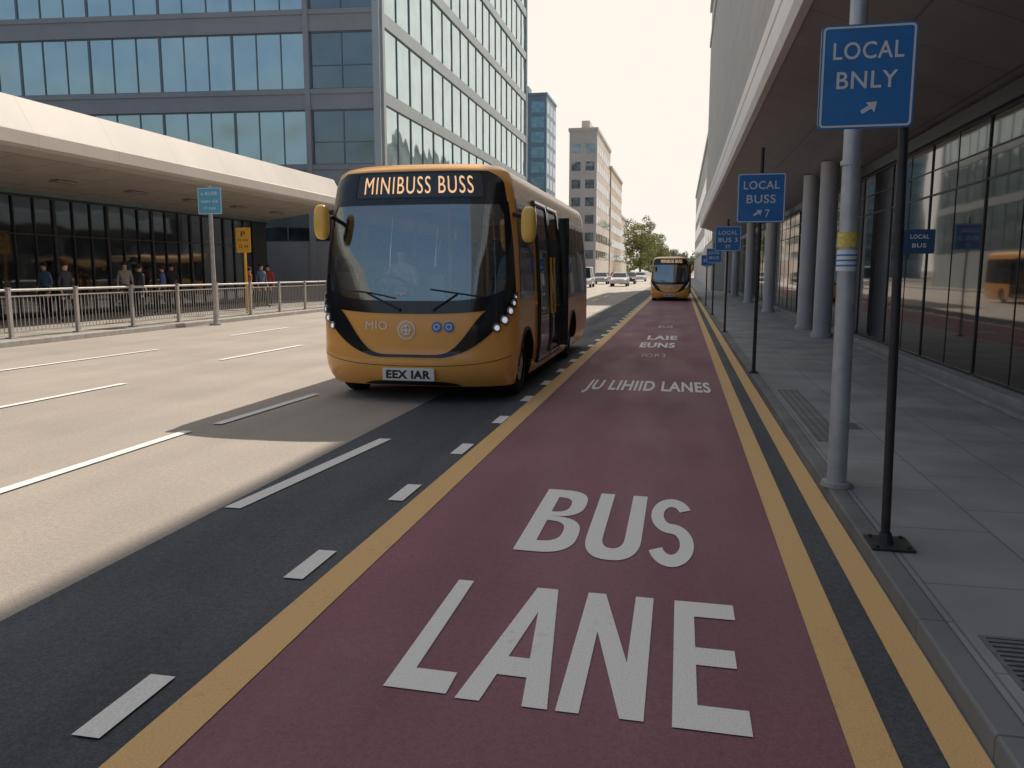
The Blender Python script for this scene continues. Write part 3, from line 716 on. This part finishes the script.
sign_panel(t,.150,.125,.060,1.652,-.03,[('LOCAL',.6,.18,0,.2),('BUS',.45,.18,0,-.16)],M['dblue'],border=False,name='small_panel')
b=MB(); b.box(-.30,-.04,-.028,-.02,2.36,2.39); b.obj('bracket',M['steel'],t)
t=top('lamp_column','tall galvanised steel pole with stickers at the kerb','pole',(1.12,5.86,.10))
b=MB(); b.cyl((0,0,0),(-.04,0,4.3),.066,.052,24); b.obj('post',M['steel'],t,smooth=True,auto=40)
b=MB(); b.cyl((0,0,0),(0,0,.03),.11,.10,20); b.obj('base_collar',M['concrete'],t)
b=MB(); b.cyl((-.018,0,1.66),(-.02,0,1.76),.0645,.064,24,caps=False); b.obj('sticker',M['sticker'],t,smooth=True)
b=MB(); b.cyl((-.018,0,1.50),(-.018,0,1.64),.0652,.065,24,caps=False); b.obj('sticker',M['plate'],t,smooth=True)
for k in range(3):
    b=MB(); z=1.53+.035*k; b.cyl((-.018,0,z),(-.018,0,z+.012),.0658,.0657,24,caps=False); b.obj('sticker_print',M['logoblue'],t,smooth=True)
for z in (2.2,2.75):
    b=MB(); b.cyl((-.025,0,z),(-.025,0,z+.03),.068,.068,20); b.obj('clamp',M['steel'],t)
def bus_sign(x,y,w,h,zc,lines,hp,lab,arrow=None,r=.026):
    t=top('bus_sign',lab,'sign',(x,y,.10),group='blue bus signs along the kerb')
    b=MB(); b.cyl((0,0,0),(0,0,hp),r,r,12); b.obj('post',M['darkpost'],t,smooth=True,auto=40)
    b=MB(); b.box(-.07,.07,-.07,.07,0,.015); b.cyl((0,0,.015),(0,0,.05),.045,.03,12); b.obj('base_plate',M['darkpost'],t)
    sign_panel(t,w,h,0,zc-.1,-.045,lines,M['blue'],arrow)
    for dz in (.1,-.36):
        b=MB(); b.box(-w*.3,w*.3,-.033,-.027,zc+dz,zc+dz+.03); b.obj('bracket',M['steel'],t)
bus_sign(1.10,12.3,.67,.70,2.64,[('LOCAL',.74,.165,0,.26),('BUSS',.60,.17,0,-.02),('7',.09,.16,.14,-.31)],3.25,'blue local buss sign on a slim dark kerbside post',(-.07,-.31,.055))
bus_sign(1.10,20.5,.62,.60,2.38,[('LOCAL',.7,.16,0,.24),('8US 3',.74,.18,0,-.05),('37',.2,.14,0,-.32)],2.75,'small blue bus sign on a dark kerbside post')
bus_sign(1.10,28.5,.52,.48,2.12,[('LOCAL',.7,.2,0,.2),('BUS',.6,.2,0,-.15)],2.45,'small blue bus sign on a dark kerbside post')
bus_sign(1.10,36.0,.5,.46,2.05,[('BUS',.6,.3,0,.0)],2.35,'distant blue bus sign on a dark kerbside post')
t=top('bus_stop_sign','pale blue square sign on a white post beside the railing','sign',(-13.55,21.6,.0))
b=MB(); b.cyl((0,0,0),(0,0,4.05),.065,.058,16); b.obj('post',M['rail'],t,smooth=True,auto=40)
b=MB(); b.cyl((0,0,0),(0,0,.06),.19,.17,18); b.obj('base',M['concrete'],t)
sign_panel(t,.76,.76,.05,3.62,-.09,[('a BUSR',.7,.14,0,.28),('uuus uia',.7,.12,0,0),('ri sse',.5,.12,0,-.26)],M['pblue'])
t=top('bus_stop_sign','amber timetable sign on an orange post behind the railing','sign',(-15.1,26.1,.115))
b=MB(); b.cyl((0,0,0),(0,0,3.0),.05,.05,14); b.obj('post',M['ysign'],t,smooth=True,auto=40)
sign_panel(t,.56,.86,0,2.56,-.075,[('P',.3,.2,0,.25),('bus stop',.7,.12,0,0),('12 34',.6,.12,0,-.25)],M['ysign'],border=False,textmat=M['btext'])

# ------------------------------------------------------------ railing
def rail_section(L=2.0):
    t=top('railing','grey metal pedestrian railing panel with vertical bars at the kerb','railing',(0,0,0),group='railing panels along the station kerb')
    y=.04
    b=MB(); b.box(-.04,.04,y-.04,y+.04,0,1.10); b.box(-.05,.05,y-.05,y+.05,1.10,1.12); b.box(-.09,.09,y-.09,y+.09,0,.03); b.obj('post',M['rail'],t)
    b=MB(); b.cyl((0,.09,1.06),(0,L-.005,1.06),.030,.030,10); b.obj('rail',M['rail'],t)
    b=MB(); b.box(-.018,.018,.09,L-.005,.91,.94); b.obj('rail',M['rail'],t)
    b=MB(); b.box(-.02,.02,.09,L-.005,.12,.15); b.obj('rail',M['rail'],t)
    k=16
    first=None
    for i in range(1,k):
        y=.09+(L-.09)*i/k
        if first is None:
            b=MB(); b.cyl((0,0,.151),(0,0,.909),.009,.009,6,caps=False); first=b.obj('bar',M['rail'],t,loc=(0,y,0))
        else:
            o=first.copy(); COL.objects.link(o); o.parent=t; o.location=(0,y,0)
    return t
r0=rail_section(); r0.location=(-14.5,11,.115)
for i in range(1,13): copy_thing(r0,(-14.5+ .02*i,11+2*i,.115))

# ------------------------------------------------------------ facade helper
def win_mesh(w,h,panes,glass,frame,fw=.06,dep=.10,transom=None):
    b=MB(); b.add([(fw*.5,.06,fw*.5),(w-fw*.5,.06,fw*.5),(w-fw*.5,.06,h-fw*.5),(fw*.5,.06,h-fw*.5)],[(0,1,2,3)],0)
    b.box(0,w,0,dep,0,fw,1); b.box(0,w,0,dep,h-fw,h,1); b.box(0,fw,.002,dep,fw,h-fw,1); b.box(w-fw,w,.002,dep,fw,h-fw,1)
    for i in range(1,panes): x=w*i/panes; b.box(x-fw*.4,x+fw*.4,.004,dep,fw,h-fw,1)
    if transom: b.box(fw,w-fw,.008,dep,transom-fw*.35,transom+fw*.35,1)
    return b,[glass,frame]
def put_windows(par,b,mats,places,name='window'):
    first=None
    for x,y,z,r in places:
        if first is None: first=b.obj(name,mats,par,loc=(x,y,z),rotz=r)
        else:
            o=first.copy(); COL.objects.link(o); o.parent=par; o.location=(x,y,z); o.rotation_euler=(0,0,r)
LEV=[(3.2,6.3),(7.3,10.2),(11.25,14.2),(15.3,18.3),(19.35,22.35),(23.4,26.4),(27.5,30.5)]
LES=[(z0-.1,z1+.3) for z0,z1 in LEV]
T=top('office_building','grey glass office block with banded windows behind the station','building')
cx,cy=-15.9,42.0; ang=math.atan2(.1,1); ca,sa=math.cos(ang),math.sin(ang); Lf=33.0
ox,oy=cx-Lf*ca,cy-Lf*sa
b=MB(); b.prism([(ox+.3,oy+.35),(cx-.35,cy+.35),(cx-.35,83.5),(ox+.3,83.5)],0,32.5,axis='z'); b.obj('core',M['framed'],T)
b=MB(); prev=0
for z0,z1 in LEV+[(32.6,33)]:
    b.box(-.0,Lf+.0,-.10,.345,prev,z0-.25 if prev else z0)
    if prev: b.box(-.0,Lf+.0,-.16,.345,z0-.25,z0)
    prev=z1
b.box(0,.4,-.20,.34,0,32.8)
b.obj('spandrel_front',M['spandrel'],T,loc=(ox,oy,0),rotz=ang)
b=MB(); prev=0
for z0,z1 in LES+[(32.6,33)]:
    b.box(.12,41.2,-.05,.34,prev,z0,0); prev=z1
b.box(.121,.45,-.10,.335,0,32.8,0); b.box(40.85,41.25,-.10,.335,0,32.8,0)
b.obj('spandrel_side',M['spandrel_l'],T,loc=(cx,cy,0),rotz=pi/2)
b=MB(); x=Lf-4.0; b.box(x-.14,x+.14,-.22,.30,0,32.8); b.obj('pier',M['spandrel'],T,loc=(ox,oy,0),rotz=ang)
b=MB(); x=Lf-.18; b.box(x-.18,x+.18,-.24,.30,0,32.8); b.obj('pier',M['spandrel_l'],T,loc=(ox,oy,0),rotz=ang)
for k,(z0,z1) in enumerate(LEV[:5]):
    b_,m_=win_mesh(4.1,z1-z0,3,M['gl_blue'],M['frame'],.06)
    put_windows(T,b_,m_,[(ox+ca*(Lf-4.1*(i+2)),oy+sa*(Lf-4.1*(i+2)),z0,ang) for i in range(7)])
    b_,m_=win_mesh(3.5,z1-z0,2,M['gl_dark'],M['frame'],.07,transom=(z1-z0)*.42)
    put_windows(T,b_,m_,[(ox+ca*(Lf-3.86),oy+sa*(Lf-3.86),z0,ang)],'corner_window')
for k,(z0,z1) in enumerate(LES):
    b_,m_=win_mesh(4.5,z1-z0,2,M['gl_green'],M['mull'],.045,dep=.075)
    put_windows(T,b_,m_,[(cx+.0,cy+.42+4.5*i,z0,pi/2) for i in range(9)])

T=top('station_building','low bus station with pale curved canopy over dark glass','building')
prof=[(-32,5.95),(-16.75,6.02),(-16.62,5.98),(-16.12,5.08),(-16.0,5.02),(-15.98,4.70),(-16.05,4.62),(-16.6,4.56),(-19.95,4.12),(-32,4.12)]
b=MB(); b.prism(prof,-14,37.2)
b.obj('canopy',M['canopy'],T,smooth=True,auto=20)
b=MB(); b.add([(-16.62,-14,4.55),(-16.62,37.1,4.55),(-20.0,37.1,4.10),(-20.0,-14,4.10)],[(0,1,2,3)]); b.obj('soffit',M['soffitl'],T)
b=MB(); b.box(-31,-20.2,-14,37,.1,4.1); b.obj('wall',M['framed'],T)
b_,m_=win_mesh(2.5,3.75,3,M['gl_station'],M['framed'],.06,.12,transom=2.55)
put_windows(T,b_,m_,[(-20.06,-2+2.5*i,.2,pi/2) for i in range(15)])
b=MB(); b.box(-20.2,-19.98,-14,37,3.96,4.11); b.obj('head_beam',M['frame'],T)
for i in range(9):
    b=MB(); yy=8+3.3*i; b.box(-18.6,-18.3,yy,yy+.9,4.24,4.30); b.obj('ceiling_vent',M['vent'],T)

# arcade building
T=top('arcade_building','long building with dark arcade soffit and pale fascia over pavement','building')
EX,EZ,WX,WZ=1.33,4.70,3.80,3.76
FT=5.75
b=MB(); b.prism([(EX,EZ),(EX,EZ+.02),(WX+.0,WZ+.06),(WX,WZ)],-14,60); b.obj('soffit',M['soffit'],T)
b=MB(); b.prism([(EX-.05,EZ-.04),(EX+.06,EZ-.045),(EX+.06,FT),(EX+.03,FT),(EX-.07,FT-.16),(EX-.085,5.30),(EX-.045,5.27),(EX-.045,5.23),(EX-.09,5.20),(EX-.10,4.80)],-14,60.2); b.obj('fascia',M['fascia'],T)
b=MB(); b.box(1.60,16,-14,60,FT-.1,17.0); b.box(1.52,16.1,-14.1,60.1,17.0,17.3); b.box(4.0,16,-14,60,0,3.7); b.add([(EX+.06,-14,FT-.1),(1.60,-14,FT-.1),(1.60,60,FT-.1),(EX+.06,60,FT-.1)],[(0,1,2,3)]); b.box(3.9,16,-14,60,3.8,FT-.11); b.obj('upper_wall',M['upper'],T)
b=MB(); b.box(3.55,3.99,-14,60,.098,.24); b.obj('plinth',M['plinth'],T,bevel=.01)
b=MB(); b.box(3.40,3.55,-14,60,.098,.15); b.obj('plinth_step',M['plinth'],T,bevel=.01)
b=MB(); b.box(3.68,3.98,-14,60,3.56,3.755); b.obj('head_panel',M['framed'],T)
def shop_win():
    b=MB(); w,h=2.36,3.32; g=.035
    b.add([(g*.5,.06,g*.5),(w-g*.5,.06,g*.5),(w-g*.5,.06,h-g*.5),(g*.5,.06,h-g*.5)],[(0,1,2,3)],0)
    b.box(0,w,.03,.1,0,g,1); b.box(0,w,.03,.1,h-g,h,1); b.box(0,.014,.045,.1,g,h-g,1); b.box(w-.014,w,.045,.1,g,h-g,1)
    b.box(w*.5-.006,w*.5+.006,.052,.1,g,h-g,1)
    b.box(.03,w-.03,.048,.1,2.50,2.53,1); b.box(.03,w-.03,.050,.1,2.88,2.90,1)
    return b
put_windows(T,shop_win(),[M['gl_shop'],M['framed']],[(3.72,-10+2.38*i,.24,-pi/2) for i in range(29)])
for y in (19.4,22.0,31,40,50,58):
    b=MB(); b.cyl((3.2,y,.098),(3.2,y,4.0),.20,.20,28); b.cyl((3.2,y,.098),(3.2,y,.2),.24,.24,28); b.obj('column',M['column'],T,smooth=True,auto=40)

def block(label,x0,x1,y0,y1,h,wall,glass,st,faces='fl',zs=4.0,ww=.55,nm='building',bw0=3.2,gap=.12):
    T=top(nm,label,'building')
    b=MB(); b.box(x0,x1,y0,y1,0,h); b.box(x0-.2,x1+.2,y0-.2,y1+.2,h,h+.6); b.box(x0+(x1-x0)*.3,x0+(x1-x0)*.6,y0+(y1-y0)*.2,y0+(y1-y0)*.5,h+.6,h+3)
    b.obj('wall',wall,T)
    n=int((h-zs)/st)
    for i in range(n):
        z=zs+i*st
        if 'f' in faces:
            k=max(1,int((x1-x0)/bw0)); bw=(x1-x0)/k; b=MB()
            for j in range(k): b.box(x0+bw*j+bw*gap,x0+bw*(j+1)-bw*gap,y0-.03,y0+.02,z,z+st*ww)
            b.obj('window_row',glass,T)
        for f,xx in (('r',x1),('l',x0)):
            if f in faces:
                k=max(1,int((y1-y0)/4.0)); bw=(y1-y0)/k; b=MB()
                for j in range(k): b.box(xx-.03,xx+.03,y0+bw*j+bw*.12,y0+bw*(j+1)-bw*.12,z,z+st*ww)
                b.obj('window_row',glass,T)
    return T
block('tall blue glass tower beyond the office block',-46,-33.2,200,215,44,M['fard'],M['gl_tower'],3.6,'fr',ww=.72)
block('tan stone mid rise building with rows of windows',-22,-16.6,160,190,28.5,M['farc'],M['gl_far'],3.4,'fr',bw0=1.8,gap=.18,ww=.5)
block('brown brick mid rise building further along the road',-24,-16.4,190.5,225,25,M['brick'],M['gl_far'],3.4,'fr',ww=.5)
block('low pale building at the end of the road',-30,-17.2,226,262,17,M['farc'],M['gl_far'],3.7,'fr')
block('grey slab building beyond the arcade',2.3,18,64,86,27,M['upper'],M['gl_up'],3.6,'fl')
block('low grey building further along the pavement',2.8,20,92,180,17,M['upper'],M['gl_up'],3.6,'fl')

# ------------------------------------------------------------ trees
def tree(label,loc,h,rad,mat,seed):
    rnd=random.Random(seed); t=top('tree',label,'tree',loc,group='trees at the end of the road')
    b=MB(); b.cyl((0,0,0),(.1,.1,h*.32),.035*h*.6,.02*h*.7,9); b.cyl((.1,.1,h*.32),(.2,-.1,h*.75),.02*h*.7,.06,8)
    for k in range(8):
        a=rnd.uniform(0,2*pi); z=h*rnd.uniform(.3,.6); L=rad*rnd.uniform(.5,.85); b.cyl((.1,.1,z),(math.cos(a)*L,math.sin(a)*L,z+h*rnd.uniform(.1,.25)),.010*h,.03,6)
    b.obj('trunk',M['bark'],t,smooth=True)
    b=MB()
    for c in range(90):
        while True:
            p=Vector((rnd.uniform(-1,1),rnd.uniform(-1,1),rnd.uniform(-1,1)))
            if .1<p.length<1: break
        c0=Vector((p.x*rad*.88,p.y*rad*.88,h*.56+p.z*h*.40)); cr=rad*rnd.uniform(.16,.30)
        for q in range(90):
            d=Vector((rnd.gauss(0,1),rnd.gauss(0,1),rnd.gauss(0,.8))).normalized()*cr*rnd.uniform(.5,1.05)
            o=c0+d; s=rnd.uniform(.03,.055)*rad; u=Vector((rnd.gauss(0,1),rnd.gauss(0,1),rnd.gauss(0,1))).normalized(); w=u.orthogonal().normalized()
            b.add([o-u*s,o+w*s*.7,o+u*s,o-w*s*.7],[(0,1,2,3)])
    b.obj('crown',mat,t)
    return t
tree('broad tree with yellow green leaves beside the road',(-10.4,212,0),16,4.7,M['leaf'],1)
tree('leafy tree with yellow green crown beside the road',(-6.9,225,0),12,4.5,M['leaf'],2)
tree('pale leafy tree at the end of the road',(-3.5,240,0),8.0,4.2,M['leaf2'],3)
tree('pale leafy tree at the end of the road',(1.2,235,0),6.5,3.8,M['leaf2'],4)
b=MB(); rnd=random.Random(5)
for i in range(2600):
    x=rnd.uniform(-40,34); y=rnd.uniform(266,274); z=abs(rnd.gauss(0,1))*2.0+1.3*math.sin(x*.35)+1
    s=rnd.uniform(.3,.7); u=Vector((rnd.gauss(0,1),rnd.gauss(0,1),rnd.gauss(0,1))).normalized(); w=u.orthogonal(); o=Vector((x,y,max(.3,z)))
    b.add([o-u*s,o+w*s*.7,o+u*s,o-w*s*.7],[(0,1,2,3)])
o=b.obj('distant_tree_belt',M['leaf2']); o['kind']='stuff'; o['label']='far off belt of trees closing the road'; o['category']='trees'

# ------------------------------------------------------------ cars
def car(label,loc,mat,van=False,rotz=0):
    t=top('car',label,'car',loc,rotz,group='cars in the traffic lanes')
    H=2.0 if van else 1.45
    prof=[(-2.15,.30),(-2.2,.62),(-2.05,.80),(-1.1,.95),(1.75,.98),(2.1,.92),(2.18,.6),(2.1,.30)]
    b=MB(); b.prism(prof,-.87,.87,axis='x'); b.obj('body',mat,t,bevel=.08)
    y0,y1,y2,y3=(-1.15,-.75,2.0,2.08) if van else (-1.15,-.45,1.15,1.85)
    def ringp(z,ya,yb,w): return [(-w,ya,z),(w,ya,z),(w,yb,z),(-w,yb,z)]
    b=MB(); b.add(ringp(.94,y0,y3,.82)+ringp(H-.06,y1,y2,.66),[(0,1,5,4),(1,2,6,5),(2,3,7,6),(3,0,4,7)]); b.obj('window',M['carglass'],t)
    b=MB(); b.add(ringp(H-.065,y1-.02,y2+.02,.675)+ringp(H,y1+.1,y2-.1,.58),[(0,1,5,4),(1,2,6,5),(2,3,7,6),(3,0,4,7),(4,5,6,7),(3,2,1,0)])
    for sx in (-1,1):
        b.cyl((sx*.81,y0,.94),(sx*.655,y1,H-.05),.035,.03,6); b.cyl((sx*.81,y3,.94),(sx*.655,y2,H-.05),.045,.04,6); b.cyl((sx*.82,.35,.94),(sx*.665,.35,H-.05),.03,.03,6)
    b.obj('roof',mat,t,smooth=False)
    for sx in (-1,1):
        for yy in (-1.35,1.35):
            b=MB(); b.cyl((sx*.68,yy,.31),(sx*.88,yy,.31),.31,.31,20); w=b.obj('wheel',M['rubber'],t); b=MB(); b.cyl((sx*.875,yy,.31),(sx*.89,yy,.31),.19,.17,14); b.obj('rim',M['steel'],w)
        b=MB(); b.ellip((sx*.66,-2.10,.68),(.16,.07,.08),12,8); b.obj('headlight',M['lens'],t,smooth=True)
    return t
car('white car driving in the traffic lane',(-6.3,86,0),M['carw'])
car('white van driving in the far traffic lane',(-9.4,80,0),M['carw'],True)
car('dark car driving in the traffic lane',(-6.4,102,0),M['card'])
car('silver car driving in the far traffic lane',(-9.6,100,0),M['cars'])
car('white car driving in the distance',(-6.2,128,0),M['carw'])
car('red car driving in the distance',(-9.5,122,0),M['carr'])
car('silver car behind the minibus in the bus lane',(-3.0,110,0),M['cars'])

# ------------------------------------------------------------ light
K=Vector((-.27,-.95,-1)).normalized()
sd=bpy.data.lights.new('sun','SUN'); sd.energy=5.0; sd.angle=math.radians(.5); sd.color=(1,.90,.78)
so=bpy.data.objects.new('sun',sd); COL.objects.link(so); so.rotation_euler=K.to_track_quat('-Z','Y').to_euler(); so.location=(20,60,60)
w=bpy.data.worlds.new('World'); S.world=w; w.use_nodes=True; n=w.node_tree.nodes; l=w.node_tree.links
bg=n['Background']; sky=n.new('ShaderNodeTexSky'); sky.sky_type='NISHITA'; sky.sun_disc=False
sky.sun_elevation=math.radians(45.3); sky.sun_rotation=math.radians(15.9); sky.dust_density=6; sky.air_density=1.2; sky.ozone_density=1.0
l.new(sky.outputs[0],bg.inputs[0]); bg.inputs[1].default_value=.15
bg2=n.new('ShaderNodeBackground'); bg2.inputs[0].default_value=(.95,.89,.81,1); bg2.inputs[1].default_value=1.05
tc=n.new('ShaderNodeTexCoord'); dp=n.new('ShaderNodeVectorMath'); dp.operation='DOT_PRODUCT'; v=Vector((0.05,.95,.28)).normalized(); dp.inputs[1].default_value=v
l.new(tc.outputs['Generated'],dp.inputs[0]); mr=n.new('ShaderNodeMapRange'); mr.interpolation_type='SMOOTHSTEP'; mr.inputs['From Min'].default_value=-.35; mr.inputs['From Max'].default_value=.78
l.new(dp.outputs['Value'],mr.inputs['Value']); mx=n.new('ShaderNodeMixShader'); l.new(mr.outputs[0],mx.inputs[0]); l.new(bg.outputs[0],mx.inputs[1]); l.new(bg2.outputs[0],mx.inputs[2])
l.new(mx.outputs[0],n['World Output'].inputs[0])

# ------------------------------------------------------------ camera
cd=bpy.data.cameras.new('camera'); cd.sensor_width=36; cd.lens=28.125; cd.clip_end=5000; cd.clip_start=.05
co=bpy.data.objects.new('camera',cd); COL.objects.link(co); co.location=(0,0,1.6); co.rotation_euler=(math.radians(90-8.04),0,math.radians(11.81))
S.camera=co
